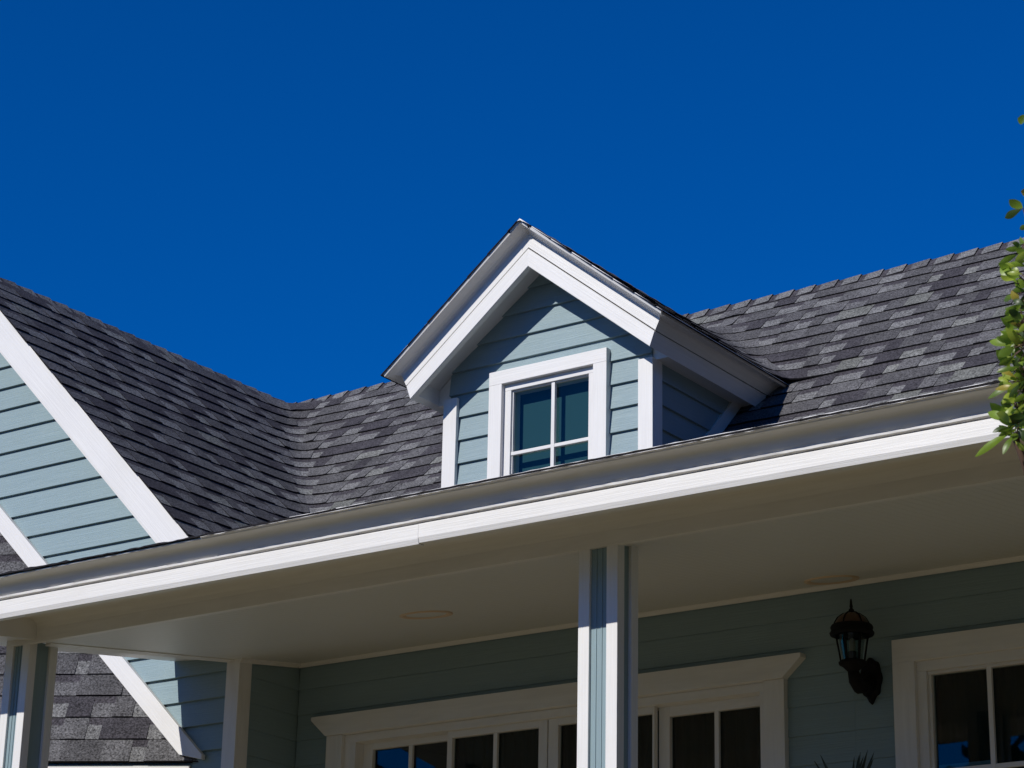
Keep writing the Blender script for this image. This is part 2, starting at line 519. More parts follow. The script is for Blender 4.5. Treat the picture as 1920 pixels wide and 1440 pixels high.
EX = .1695
ZTOP = 10.475
YM = lambda z: z - 3.03                        # main roof plane: z = y + 3.03
XWV = lambda z: -6.35 - z                      # wing plane: z = -6.35 - x
XDR = lambda z: XC + (ZD - z) / DP
XDL = lambda z: XC - (ZD - z) / DP
k = 0
while True:
    zt = ZTOP - EX * k; zb = zt - EX; k += 1
    if zb < 6.6:
        break
    # left of the dormer, with the wing
    xv = XWV(zb)
    if zb > 9.95:
        xend = XC
    elif zb > 8.95:
        xend = XDL(zb) + .12
    elif zb > 8.6:
        xend = XC - 1.02
    else:
        xend = XC - 1.07
    yv = YM(zb)
    if zb > 7.3:
        valley_course(zb, zt, XWV, YM, .20, 1, -(yv - 2.47) + rs.uniform(-.006, .012), xend - xv, main_roof, wing_roof, 1.0)
    else:
        valley_course(zb, zt, XWV, YM, .20, 1, -(yv - 2.47) + rs.uniform(-.006, .012), .6, main_roof, wing_roof, 1.0)
    # right of the dormer
    XR_END = -6.9 if zb > 8.1 else -8.0
    if zb > ZD - .02:
        valley_course(zb, zt, lambda z: XC, YM, .001, 1, .0, XR_END - XC, main_roof, main_roof, 1.0)
    elif zb > 8.86:
        valley_course(zb, zt, XDR, YM, .16, 1, -(yv - 3.70) + rs.uniform(-.008, .010), XR_END - XDR(zb), main_roof, dormer_roof, DP, zcap=ZD - .035)
        # hidden left slope of the dormer
        pb = lambda t, z=zb: (XDL(z), t, z)
        pt = lambda t, z=min(zt, ZD - .035): (XDL(z), t, z)
        for (a, e, raised, mi) in course_pieces(3.70, yv + .1):
            add_piece(pb, pt, a, e, None, None, .010 if raised else .006, mi, dormer_roof, lambda t: Vector((-.62, 0, .78)), 1)
    elif zb > 7.9:
        valley_course(zb, zt, lambda z: XC + 1.07, YM, .001, 1, .0, XR_END - XC - 1.07, main_roof, main_roof, 1.0)
zed = zb
# lowest dormer slope course (eave) on both sides
for s, X in ((1, XDR), (-1, XDL)):
    z1 = 8.88 + .0; zz = ZTOP - EX * 9
    pb = lambda t, X=X: (X(8.885) + 0, t, 8.885 - .0)
    pt = lambda t, X=X: (X(9.02), t, 9.02)
    for (a, e, raised, mi) in course_pieces(3.70, 5.9):
        add_piece(pb, pt, a, e, None, None, .009, mi, dormer_roof, lambda t, s=s: Vector((s * .62, 0, .78)), 1)
# plain far slopes of the wing (seen only from elsewhere)
# ridge caps --------------------------------------------------------------


def ridge_caps(name, p0, d, length, n1, n2, parent, step=.245, half=.17):
    """cap shingles bent over a ridge; n1, n2 are slope directions pointing down each side"""
    d = Vector(d); t = 0
    while t < length:
        w = step * rs.uniform(.97, 1.03)
        vs = []; a = Vector(p0) + d * t; b3 = a + d * (w + .06)
        lift0, lift1 = .034, .012
        for (q, lf) in ((a, lift1), (b3, lift0)):
            up = Vector((0, 0, 1))
            vs += [q + Vector(n1) * half + up * (lf), q + Vector(n1) * .03 + up * (lf + .006), q + Vector(n2) * .03 + up * (lf + .006), q + Vector(n2) * half + up * lf]
        vs2 = [v - Vector((0, 0, .02)) for v in vs]
        V8 = vs + vs2
        fs = [(0, 1, 5, 4), (1, 2, 6, 5), (2, 3, 7, 6), (4, 5, 13, 12), (5, 6, 14, 13), (6, 7, 15, 14), (0, 4, 12, 8), (3, 11, 15, 7)]
        m1 = rs.choices((5, 4), (.6, .4))[0]
        uv = [(0, 1.12), (0, 1.12), (0, 0), (0, 0)] * 3 + [(0, 0)] * 20
        o = mesh_obj(name, [tuple(v) for v in V8], fs, SHMATS, parent, midx=[m1, m1, m1, 7, 7, 7, 7, 7], uvs=uv)
        t += w


S2 = .7071
ridge_caps('ridge_cap', (-17.1, 7.52, 10.545), (1, 0, 0), 10.6, (0, -S2, -S2), (0, S2, -S2), main_roof)
ridge_caps('ridge_cap', (-16.93, 2.46, 10.555), (0, 1, 0), 5.0, (S2, 0, -S2), (-S2, 0, -S2), wing_roof)
ridge_caps('ridge_cap', (XC, 3.69, ZD - .020), (0, 1, 0), 3.2, (.78, 0, -.62), (-.78, 0, -.62), dormer_roof, half=.13)

# bay roof: a steep facet in front of the wing -----------------------------
baz = math.radians(28.25); bd = Vector((math.cos(baz), math.sin(baz), 0))
bl = (Vector((-13.922, 3.0, 5.456)) - Vector((-16.51, 3.0, 7.911))).normalized()
bnrm = bd.cross(bl).normalized()
if bnrm.z < 0:
    bnrm = -bnrm
bs = bd.cross(bnrm).normalized()
if bs.z < 0:
    bs = -bs
P0 = Vector((-13.95, 2.96, 5.482))            # where the facet meets the wall at its foot
ZB0 = 5.425
P0 = P0 + bl * ((ZB0 - P0.z) / bl.z)


def bay_pt(z, back):
    """point on the facet at height z, `back` metres away from the wall line along the course"""
    q = P0 + bl * ((z - P0.z) / bl.z)
    return q - bd * back


bq = [bay_pt(ZB0, -.05), bay_pt(8.6, -.05), bay_pt(8.6, 3.0), bay_pt(ZB0, 4.4)]
bay_roof = mesh_obj('bay_roof', [tuple(q - bnrm * .012) for q in bq], [(0, 1, 2, 3)], DECK, house)
for k in range(15):
    zb = 5.43 + .2145 * k; zt = zb + .2145
    mx = 4.2 - k * .11
    ph = bs * ((zt - zb) / bs.z)
    q0 = bay_pt(zb, 0); sh = (bay_pt(zt, 0) - (q0 + ph)).dot(bd)
    pb = lambda t, q0=q0: tuple(q0 - bd * t)
    pt = lambda t, q0=q0, ph=ph: tuple(q0 + ph - bd * t)
    for (a, e, raised, mi) in course_pieces(-.05 - abs(sh) - .12, mx):
        # keep pieces from poking through the wall plane
        if (q0 - bd * ((a + e) / 2)).y > YG + .12:
            continue
        add_piece(pb, pt, a, e, None, None, (.018 if raised else .010) * rs.uniform(.9, 1.1), mi, bay_roof, lambda t: bnrm, 1)
# bay eave fascia under the facet
e0, e1 = P0 + bd * .02 - bnrm * .03, P0 - bd * 4.4 - bnrm * .03
out_n = Vector((bnrm.x, bnrm.y, 0)).normalized()
for (dz0, dz1, o0, nm2) in ((-.005, -.045, .0, 'eave_trim'), (-.045, -.30, .035, 'fascia_board')):
    vv = []
    for q in (e0, e1):
        vv += [q + out_n * o0 + Vector((0, 0, dz0)), q + out_n * o0 + Vector((0, 0, dz1)), q + out_n * (o0 - .06) + Vector((0, 0, dz1)), q + out_n * (o0 - .06) + Vector((0, 0, dz0))]
    mesh_obj(nm2, [tuple(v) for v in vv], [(0, 1, 2, 3), (4, 7, 6, 5), (0, 4, 5, 1), (1, 5, 6, 2), (2, 6, 7, 3), (3, 7, 4, 0)], SMOOTHW, bay_roof, grain=tuple(bd), bevel=.002)
# bay wall below
w0 = P0 - out_n * .30; w1 = w0 - bd * 4.2
mesh_obj('bay_wall', [(w0.x, w0.y, 5.25), (w1.x, w1.y, 5.25), (w1.x, w1.y, GZ), (w0.x, w0.y, GZ), (w0.x - .1, w0.y + .3, 5.25), (w1.x - .1, w1.y + .3, 5.25), (w1.x - .1, w1.y + .3, GZ), (w0.x - .1, w0.y + .3, GZ)], BOXF, TEAL, house, grain=tuple(bd))

# write the shingles: the 300 that show largest as objects, the rest as one mesh


def area_px(p):
    vs, fs = p[0], p[1]; tot = 0
    for f, mi in zip(fs, p[2]):
        if mi == 7:
            continue
        q = [px_of(vs[i]) for i in f]
        cx = sum(a for a, _ in q) / len(q); cyy = sum(c for _, c in q) / len(q)
        if not (-10 < cx < 1900 and 380 < cyy < 1450):
            continue
        if 1180 < cyy and cx > 360 or cyy > 1090 - .19 * cx and cyy < 1180 - .19 * cx and cx > 0:
            continue
        if cyy > 1180 - .19 * cx and p[4] is not bay_roof:
            continue
        tot += abs(sum(q[i][0] * q[(i + 1) % len(q)][1] - q[(i + 1) % len(q)][0] * q[i][1] for i in range(len(q)))) / 2
    return tot


SHING = [(p, area_px(p)) for p in SHING]
order = sorted(range(len(SHING)), key=lambda i: -SHING[i][1])
single = set(order[:300]); rest = ([], [], [], [])
for i, (p, ar) in enumerate(SHING):
    if i in single and ar > 20:
        mesh_obj('shingle', p[0], p[1], SHMATS, p[4], midx=p[2], uvs=p[3])
    else:
        off = len(rest[0]); rest[0].extend(p[0]); rest[1].extend(tuple(j + off for j in f) for f in p[1])
        rest[2].extend(p[2]); rest[3].extend(p[3])
o = mesh_obj('shingles', rest[0], rest[1], SHMATS, main_roof, midx=rest[2], uvs=rest[3]); o['kind'] = 'stuff'
print('shingles', len(SHING))

# ---------------------------------------------------------------- dormer
YD = 4.2
YB = 3.86
dw_top = lambda h: ZD - .25 - DP * h
dormer_wall = prism('dormer_wall', [(XC - 1.06, 6.9), (XC - .56, 6.9), (XC - .56, 8.80), (XC + .52, 8.80), (XC + .52, 6.9), (XC + 1.06, 6.9), (XC + 1.06, dw_top(1.06)), (XC, dw_top(0)), (XC - 1.06, dw_top(1.06))],
                    YD + .02, YD + .10, TEAL, house, bevel=0)
zl3 = [7.893 + .2165 * k for k in range(-3, 10)]
lap_wall(dormer_wall, XC - 1.06, XC + 1.06, zl3, YD + .01, butt=.026, hole=(XC - .56, XC + .52, 6.9, 8.80),
         clips=(lambda x, z: dw_top(0) + .01 - DP * (x - XC) - z, lambda x, z: dw_top(0) + .01 + DP * (x - XC) - z))
cheek = box('dormer_cheek', XC + .99, XC + 1.06, YD + .03, 7.0, 6.9, 9.1, TEAL, dormer_wall, bevel=0)
lap_wall(dormer_wall, YD + .06, 6.4, zl3, XC + 1.06, axis='x', butt=.024, clips=(lambda x, z: 8.72 - z,))
box('dormer_cheek', XC - 1.06, XC - .99, YD + .03, 7.0, 6.9, 9.1, TEAL, dormer_wall, grain=(0, 1, 0), bevel=0)
# corner boards
box('corner_board', XC + .95, XC + 1.095, YD - .055, YD - .012, 6.9, 8.705, WHITE, dormer_wall, grain=(0, 0, 1), bevel=.003)
box('corner_board', XC + 1.062, XC + 1.095, YD - .012, YD + .105, 6.9, 8.705, WHITE, dormer_wall, grain=(0, 0, 1), bevel=.003)
box('corner_board', XC - 1.095, XC - .95, YD - .055, YD - .012, 6.9, 8.72, WHITE, dormer_wall, grain=(0, 0, 1), bevel=.003)
box('corner_board', XC - 1.095, XC - 1.062, YD - .012, YD + .105, 6.9, 8.72, WHITE, dormer_wall, grain=(0, 0, 1), bevel=.003)
# sloping trim along the cheek foot
mesh_obj('flashing_board', [(XC + 1.065, 4.9, 7.96), (XC + 1.065, 6.0, 9.06), (XC + 1.065, 5.84, 9.06), (XC + 1.065, 4.9, 8.12),
                            (XC + 1.10, 4.9, 7.96), (XC + 1.10, 6.0, 9.06), (XC + 1.10, 5.84, 9.06), (XC + 1.10, 4.9, 8.12)], BOXF, SMOOTHW, dormer_wall, grain=(0, 1, 1))
# rake and eave moulding: rings of (y, drop below roof surface, half width)
arc = [(-.14, .030, 1.44)]
for j in range(1, 6):
    a = j / 5 * math.pi / 2
    arc.append((-.14 + .14 * math.sin(a), .038 + .062 * (1 - math.cos(a)), 1.44 - .10 * math.sin(a)))
crown = [(-.12, -.013, 1.445), (-.145, -.010, 1.447), (-.148, .004, 1.447)] + arc
b1 = [(0, .10, 1.34), (-.004, .104, 1.338), (-.004, .211, 1.30), (.02, .215, 1.298)]
b2r = [(.02, .223, 1.295), (-.006, .227, 1.293), (-.006, .387, 1.247), (.0, .392, 1.245), (.05, .392, 1.20), (.05, .24, 1.20)]
for nm3, ring, mt, sm in (('crown_moulding', crown, SMOOTHW, False), ('rake_board', b1, WHITE, False), ('rake_board', b2r, WHITE, False)):
    for s in (1, -1):
        if nm3 == 'crown_moulding' and s == -1:
            ring = [(-.12, -.024, 1.446), (-.146, -.021, 1.449), (-.148, .004, 1.447)] + arc
        R0 = [(XC, YB + y, ZD - max(o2, -.013)) for y, o2, h in ring]
        R1 = [(XC + s * h, YB + y, zs(h) - o2) for y, o2, h in ring]
        loft(nm3, [R0, R1], mt, dormer_roof, grain=(1, 0, -s * DP), smooth=False)
        back = 6.1
        RB = [(XC + s * h, back, zs(h) - o2) for y, o2, h in ring]
        loft('eave_moulding', [R1, RB], mt, dormer_roof, grain=(0, 1, 0))
for s in (1, -1):
    mesh_obj('rake_soffit', [(XC, YB + .04, ZD - .25), (XC + s * 1.22, YB + .04, zs(1.22) - .25), (XC + s * 1.22, 4.30, zs(1.22) - .25), (XC, 4.30, ZD - .25)], [(0, 1, 2, 3)], SMOOTHW, dormer_roof, grain=(1, 0, 0))
    mesh_obj('eave_soffit', [(XC + s * 1.03, YD + .015, 8.70), (XC + s * 1.225, YD + .015, 8.70), (XC + s * 1.225, 6.1, 8.70), (XC + s * 1.03, 6.1, 8.70),
                             (XC + s * 1.03, YD + .015, 8.98), (XC + s * 1.225, YD + .015, 8.82), (XC + s * 1.225, 6.1, 8.82), (XC + s * 1.03, 6.1, 8.98)], BOXF, SMOOTHW, dormer_roof, grain=(0, 1, 0))

# dormer window -----------------------------------------------------------
win = empty('window', parent=house)


def casing(x0, x1, z0, z1, w, y0, y1, par, m=WHITE, top=None, bottom=True, nm='casing'):
    tw = top or w
    box(nm, x0, x1, y0, y1, z1 - tw, z1, m, par, grain=(1, 0, 0), bevel=.002)
    box(nm, x0, x0 + w, y0 + .0008, y1, z0, z1 - tw, m, par, grain=(0, 0, 1), bevel=.002)
    box(nm, x1 - w, x1, y0 + .0008, y1, z0, z1 - tw, m, par, grain=(0, 0, 1), bevel=.002)
    if bottom:
        box(nm, x0 + w, x1 - w, y0 + .0008, y1, z0, z0 + w, m, par, grain=(1, 0, 0), bevel=.002)


casing(XC - .585, XC + .645, 7.45, 8.872, .137, YD - .075, YD + .03, win, WHITE, top=.125)
casing(XC - .448, XC + .508, 7.58, 8.747, .072, YD - .03, YD + .14, win, SMOOTHW, top=.06, nm='window_frame')
wx0, wx1, wz0, wz1 = XC - .376, XC + .436, 7.64, 8.687
casing(wx0, wx1, wz0, wz1, .012, YD - .008, YD + .10, win, SMOOTHW, nm='sash')
xm = XC + .06
zm = 8.103
box('muntin', xm - .018, xm + .018, YD - .018, YD + .018, wz0, wz1, SMOOTHW, win, grain=(0, 0, 1), bevel=.003)
box('muntin', wx0, xm - .018, YD - .016, YD + .018, zm - .016, zm + .016, SMOOTHW, win, bevel=.003)
box('muntin', xm + .018, wx1, YD - .016, YD + .018, zm - .016, zm + .016, SMOOTHW, win, bevel=.003)
for (a, b3, c, d) in ((wx0, xm, wz0, zm), (xm, wx1, wz0, zm), (wx0, xm, zm, wz1), (xm, wx1, zm, wz1)):
    mesh_obj('pane', [(a, YD + .02, c), (b3, YD + .02, c), (b3, YD + .02, d), (a, YD + .02, d)], [(0, 1, 2, 3)], GLASS, win)


def room(x0, x1, y0, y1, z0, z1, par):
    v = [(x0, y0, z0), (x1, y0, z0), (x1, y1, z0), (x0, y1, z0), (x0, y0, z1), (x1, y0, z1), (x1, y1, z1), (x0, y1, z1)]
    mesh_obj('room_lining', v, [BOXF[0], BOXF[1], BOXF[3], BOXF[4], BOXF[5]], DARKIN, par)


SKYTINT = mat('slate_blue_sky_tint', (.03, .105, .12), .8)  # slate-blue sheet added behind the dormer panes to tint them like reflected sky
mesh_obj('sky_tint_sheet', [(XC - .44, YD + .11, 7.6), (XC + .5, YD + .11, 7.6), (XC + .5, YD + .11, 8.72), (XC - .44, YD + .11, 8.72)], [(0, 1, 2, 3)], SKYTINT, win)
room(XC - .7, XC + .7, YD + .145, 6.6, 7.2, 8.95, win)

# ---------------------------------------------------------------- porch doors
door = empty('patio_door', parent=house)
hd = [(-12.99, 5.69), (-8.56, 5.69), (-8.40, 5.835), (-8.40, 5.866), (-13.15, 5.866), (-13.15, 5.835)]
prism('header', hd, YW - .075, YW + .02, SMOOTHW, door, bevel=.002)
box('casing', -12.99, -12.82, YW - .05, YW + .03, 2.0, 5.688, SMOOTHW, door, grain=(0, 0, 1))
box('casing', -8.735, -8.56, YW - .05, YW + .03, 2.0, 5.688, SMOOTHW, door, grain=(0, 0, 1))
box('head_jamb', -12.82, -8.735, YW - .01, YW + .22, 5.62, 5.688, SMOOTHW, door)
box('jamb', -12.82, -12.70, YW - .01, YW + .22, 2.0, 5.62, SMOOTHW, door, grain=(0, 0, 1))
box('jamb', -8.79, -8.735, YW - .01, YW + .22, 2.0, 5.62, SMOOTHW, door, grain=(0, 0, 1))


def sash(x0, x1, gx0, gx1, gz1, y0, z0, zt, hz, par, curtain=True):
    s = box('sash', x0, gx0, y0, y0 + .05, z0, zt, SMOOTHW, par, grain=(0, 0, 1))
    box('stile', gx1, x1, y0, y0 + .05, z0, zt, SMOOTHW, s, grain=(0, 0, 1))
    box('rail', gx0, gx1, y0 + .001, y0 + .05, gz1, zt, SMOOTHW, s)
    box('rail', gx0, gx1, y0 + .001, y0 + .05, z0, z0 + .12, SMOOTHW, s)
    gm_ = (gx0 + gx1) / 2
    box('muntin', gm_ - .019, gm_ + .019, y0 + .006, y0 + .036, z0 + .12, gz1, SMOOTHW, s, grain=(0, 0, 1))
    for h in hz:
        for (a, c) in ((gx0, gm_ - .019), (gm_ + .019, gx1)):
            box('muntin', a, c, y0 + .008, y0 + .036, h - .017, h + .017, SMOOTHW, s)
    for (a, c) in ((gx0, gm_), (gm_, gx1)):
        mesh_obj('pane', [(a, y0 + .037, z0 + .12), (c, y0 + .037, z0 + .12), (c, y0 + .037, gz1), (a, y0 + .037, gz1)], [(0, 1, 2, 3)], GLASS, s)
    if curtain:
        vs = []; n = 60
        for i in range(n + 1):
            x = x0 + (x1 - x0) * i / n
            yy = y0 + .17 + .022 * math.sin(i * 1.05 + gx0 * 7) + .012 * math.sin(i * .43)
            vs += [(x, yy, z0), (x, yy, zt)]
        mesh_obj('curtain', vs, [(2 * i, 2 * i + 2, 2 * i + 3, 2 * i + 1) for i in range(n)], CURT, s, smooth=True)
    return s


hz = (4.83, 4.1, 3.37)
sash(-12.70, -11.765, -12.60, -11.80, 5.565, YW + .10, 2.05, 5.62, hz, door, curtain=False)
sash(-11.765, -10.765, -11.715, -10.85, 5.565, YW + .035, 2.05, 5.62, hz, door)
sash(-10.755, -9.755, -10.66, -9.775, 5.565, YW + .035, 2.05, 5.62, hz, door)
sash(-9.755, -8.79, -9.655, -8.82, 5.54, YW + .10, 2.05, 5.62, hz, door)
room(-12.95, -8.6, YW + .26, 7.0, 2.0, 5.8, door)
# porch window ---------------------------------------------------------------
pwin = empty('window', parent=house)
casing(-7.655, -6.215, 3.2, 5.87, .175, YW - .055, YW + .03, pwin, SMOOTHW)
casing(-7.48, -6.39, 3.375, 5.695, .075, YW - .012, YW + .12, pwin, SMOOTHW, nm='window_frame')
casing(-7.405, -6.465, 3.45, 5.62, .022, YW + .02, YW + .08, pwin, SMOOTHW, nm='sash')
box('muntin', -6.952, -6.915, YW + .025, YW + .055, 3.47, 5.6, SMOOTHW, pwin, grain=(0, 0, 1))
for h in (4.885, 4.17):
    box('muntin', -7.383, -6.952, YW + .027, YW + .055, h - .018, h + .018, SMOOTHW, pwin)
    box('muntin', -6.915, -6.487, YW + .027, YW + .055, h - .018, h + .018, SMOOTHW, pwin)
for (a, c) in ((-7.383, -6.93), (-6.93, -6.487)):
    mesh_obj('pane', [(a, YW + .058, 3.47), (c, YW + .058, 3.47), (c, YW + .058, 5.6), (a, YW + .058, 5.6)], [(0, 1, 2, 3)], GLASS, pwin)
vs = []
for i in range(61):
    x = -7.45 + 1.05 * i / 60
    vs += [(x, YW + .19 + .02 * math.sin(i * 1.1), 3.4), (x, YW + .19 + .02 * math.sin(i * 1.1), 5.7)]
mesh_obj('curtain', vs, [(2 * i, 2 * i + 2, 2 * i + 3, 2 * i + 1) for i in range(60)], CURT, pwin, smooth=True)
box('sky_reflection_strip', -7.37, -6.96, YW + .065, YW + .085, 4.905, 4.94, SKYSTRIP, pwin)  # pale blue strip standing in for sky mirrored in the pane
room(-7.6, -6.25, YW + .26, 6.0, 3.2, 5.8, pwin)

# ---------------------------------------------------------------- porch ceiling, beam, eave
X0, X1 = -18.5, -3.0
XO = -14.14                                    # open end of the porch roof
ceiling = mesh_obj('porch_ceiling', [(-13.45, .735, ceil_z(.735)), (X1, .735, ceil_z(.735)), (X1, YW + .02, ceil_z(YW + .02)), (-13.45, YW + .02, ceil_z(YW + .02)),
                                     (-13.45, .735, 6.2), (X1, .735, 6.2), (X1, YW + .02, 6.6), (-13.45, YW + .02, 6.6)], BOXF, CEIL, house)


def cmould(name, pts, sec, par):
    """small cove strip along a line: sec = list of offsets"""
    return loft(name, [[(p[0] + a, p[1] + b3, p[2] + c) for a, b3, c in sec] for p in pts], SMOOTHW, par, closed=True, cap=True)


cmould('cove_strip', [(XS, YW, ceil_z(YW)), (X1, YW, ceil_z(YW))], [(0, -.002, 0), (0, -.035, .0), (0, -.03, -.014), (0, -.012, -.034), (0, 0, -.036)], house)
cmould('cove_strip', [(XS + .004, YG - .05, ceil_z(YG - .05)), (XS + .004, YW - .03, ceil_z(YW - .03))], [(0, 0, .0), (.035, 0, .0), (.03, 0, -.014), (.012, 0, -.034), (0, 0, -.036)], house)
cmould('cove_strip', [(-13.45, .83, ceil_z(.83)), (-13.45, YG - .05, ceil_z(YG - .05))], [(-.03, 0, .03), (.03, 0, .0), (.03, 0, -.008), (-.03, 0, -.022)], house)
cmould('cove_strip', [(-13.42, .735, ceil_z(.735)), (X1, .735, ceil_z(.735))], [(0, 0, -.006), (0, .022, -.006), (0, .022, .004), (0, 0, .004)], house)
# open-end soffit and barge
mesh_obj('end_soffit', [(XO, .04, ceil_z(.04) + .07), (-13.45, .04, ceil_z(.04) + .02), (-13.45, 4, ceil_z(4) + .02), (XO, 4, ceil_z(4) + .07),
                        (XO, .04, 6.16), (-13.45, .04, 6.16), (-13.45, 4, 6.72), (XO, 4, 6.72)], BOXF, SMOOTHW, house)
beam = box('porch_beam', -13.775, X1, .697, .735, 5.934, 6.14, SMOOTHW, house, bevel=.003)
porch_roof = mesh_obj('porch_roof', [(XO, .02, 6.235), (X1, .02, 6.235), (X1, 4.6, 6.87), (XO, 4.6, 6.87), (XO, .02, 6.20), (X1, .02, 6.20), (X1, 4.6, 6.82), (XO, 4.6, 6.82)],
                      BOXF, [SHMATS[0]], house)
# sloping soffit outside the beam
SOFF = [(.03, 5.935), (.25, 6.02), (.42, 6.075), (.54, 6.10), (.62, 6.105), (.66, 6.095), (.685, 6.07), (.698, 6.035)]
loft('eave_soffit', [[(x, y, z) for y, z in SOFF] for x in (XO, X1)], SMOOTHW, house, smooth=True)


def eave_run(name, prof, m, x0=X0, x1=X1, step=1.0, jit=None, closed=False, grain=(1, 0, 0)):
    n = max(1, int((x1 - x0) / step)); rings = []
    for i in range(n + 1):
        x = x0 + (x1 - x0) * i / n
        ring = []
        for q in prof:
            y, z = q[0], q[1]
            a = q[2] if len(q) > 2 else 0
            ring.append((x, y + rs.gauss(0, 1) * a * .5, z + rs.gauss(0, 1) * a))
        rings.append(ring)
    return loft(name, rings, m, house, closed=closed, grain=grain, cap=closed, smooth=(name == 'crown_moulding'))


XE = XO - .02
cov = []
for j in range(9):
    a = j / 8 * math.pi / 2
    cov.append((-.145 + .145 * math.sin(a), 6.184 - .10 * (1 - math.cos(a)) ** 1.0))
eave_run('crown_moulding', [(-.13, 6.20), (-.152, 6.198, .0), (-.154, 6.188, .0005), (-.145, 6.184)] + [(-.10, 6.1835), (-.075, 6.180), (-.057, 6.171), (-.046, 6.158), (-.037, 6.140), (-.030, 6.118), (-.022, 6.092), (-.01, 6.09)], CROWNW, step=.4, x0=-16)
eave_run('bead', [(0, 6.094), (-.022, 6.093, .0024), (-.030, 6.087, .0015), (-.028, 6.074, .0008), (-.014, 6.070), (.01, 6.069)], SMOOTHW, step=.06, x0=-16)
seam = -9.22
eave_run('fascia_board', [(.012, 6.075), (.012, 6.058), (-.014, 6.057), (-.016, 6.052), (-.016, 5.958), (-.004, 5.924), (.05, 5.924), (.05, 6.075)], WHITE, x0=-16, x1=seam - .0003, closed=True)
eave_run('fascia_board', [(.012, 6.075), (.012, 6.060), (-.012, 6.059), (-.014, 6.054), (-.014, 5.966), (-.002, 5.932), (.05, 5.932), (.05, 6.075)], WHITE, x0=seam, closed=True)
# ragged starter shingles and drip edge at the eave
eave_run('shingle_edge', [(-.168, 6.213, .0028), (-.172, 6.201, .0018), (-.14, 6.199), (-.02, 6.23)], ASPH, step=.045, x0=-16)
eave_run('drip_edge', [(-.170, 6.199, .0004), (-.174, 6.196, .0012), (-.165, 6.192, .0012), (-.14, 6.190)], SMOOTHW, step=.05, x0=-11)
eave_run('starter_edge', [(-.168, 6.2175, .0012), (-.172, 6.2135, .0012), (-.10, 6.2135), (-.02, 6.24)], SMOOTHW, step=.07, x0=-10.2)
# posts ---------------------------------------------------------------------


def post(x0, x1, y0, y1, cw, zt=5.972):
    p = box('porch_post', x0 + .022, x1 - .022, y0 + .022, y1 - .022, 2.0, zt, TEAL, house, grain=(0, 0, 1), bevel=0)
    for (a, b3) in ((x0, y0), (x1 - cw, y0), (x0, y1 - cw), (x1 - cw, y1 - cw)):
        box('corner_trim', a, a + cw, b3, b3 + cw, 2.0, zt, WHITE, p, grain=(0, 0, 1), bevel=.003)
    for i in (1, 2):                           # battens dividing the panel
        xx = x0 + cw + (x1 - x0 - 2 * cw) * i / 3
        box('groove_strip', xx - .002, xx + .002, y0 + .017, y0 + .0225, 2.0, zt, TEAL, p, grain=(0, 0, 1), bevel=0)
    return p


post(-8.432, -8.129, .70, .955, .086)
post(-13.775, -13.515, .70, 1.0, .080)
box('porch_floor', -14.0, -3.0, .55, YW + .02, GZ, 2.0, PAVE, house, bevel=0)

# ---------------------------------------------------------------- downlights, wall lantern, plant


def disc(name, c, r0, r1, zoff, m, par, tilt=.142, n=40):
    vs = []; fs = []
    for i in range(n):
        a = i / n * 2 * math.pi
        for (r, dz) in ((r0, 0), ((r0 + r1) / 2, -zoff), (r1, -zoff * .7), (r1, .02)):
            x, y = c[0] + r * math.cos(a), c[1] + r * math.sin(a)
            vs.append((x, y, c[2] + tilt * (y - c[1]) + dz))
    for i in range(n):
        for j in range(3):
            a = i * 4 + j; b3 = ((i + 1) % n) * 4 + j
            fs.append((a, b3, b3 + 1, a + 1))
    return mesh_obj(name, vs, fs, m, par, smooth=True)


def downlight(x, y, label):
    t = empty('recessed_light'); tag(t, label, 'downlight', 'round recessed lights in the porch ceiling')
    z = ceil_z(y) - .001
    disc('ring', (x, y, z), .155, .205, .010, RING, t)
    disc('diffuser', (x, y, z + .012), .0, .154, .004, FROST, t)
    return t


downlight(-10.85, 2.24, 'shallow round downlight in the porch ceiling, above the glazed double doors')
downlight(-8.03, 3.50, 'shallow round downlight in the porch ceiling, close above the wall lantern')

lan = empty('wall_lantern'); tag(lan, 'black iron wall lantern with domed top and finial between the doors and window', 'wall lamp')
LX, LY = -7.85, 3.45


def lathe(name, prof, cx, cyy, m, par, n=24, sq=1.0):
    rings = [[(cx + r * math.cos(2 * math.pi * i / n), cyy + r * math.sin(2 * math.pi * i / n), z) for i in range(n)] for r, z in prof]
    return loft(name, rings, m, par, closed=True, smooth=True)


lathe('finial', [(.0, 6.155), (.006, 6.15), (.009, 6.12), (.013, 6.095), (.009, 6.085), (.022, 6.068), (.016, 6.055), (.03, 6.045)], LX, LY, GALV, lan)
lathe('dome', [(.012, 6.048), (.06, 6.038), (.10, 6.01), (.122, 5.975), (.128, 5.955)], LX, LY, AMBER, lan)
lathe('rim', [(.125, 5.958), (.150, 5.952), (.158, 5.935), (.150, 5.915), (.165, 5.895), (.16, 5.88), (.125, 5.875), (.125, 5.958)], LX, LY, GALV, lan)


def tube(name, pts, rad, m, par, n=8, scaled=True, smooth=True):
    rings = []
    for i, q in enumerate(pts):
        q = Vector(q); d = (Vector(pts[min(i + 1, len(pts) - 1)]) - Vector(pts[max(i - 1, 0)])).normalized()
        a = d.orthogonal().normalized() if abs(d.z) > .95 else d.cross(Vector((0, 0, 1))).normalized()
        b3 = d.cross(a); r = rad[i] if isinstance(rad, (list, tuple)) else rad
        rings.append([tuple(q + a * r * math.cos(2 * math.pi * j / n) + b3 * r * math.sin(2 * math.pi * j / n)) for j in range(n)])
    return loft(name, rings, m, par, closed=True, smooth=smooth, cap=True)


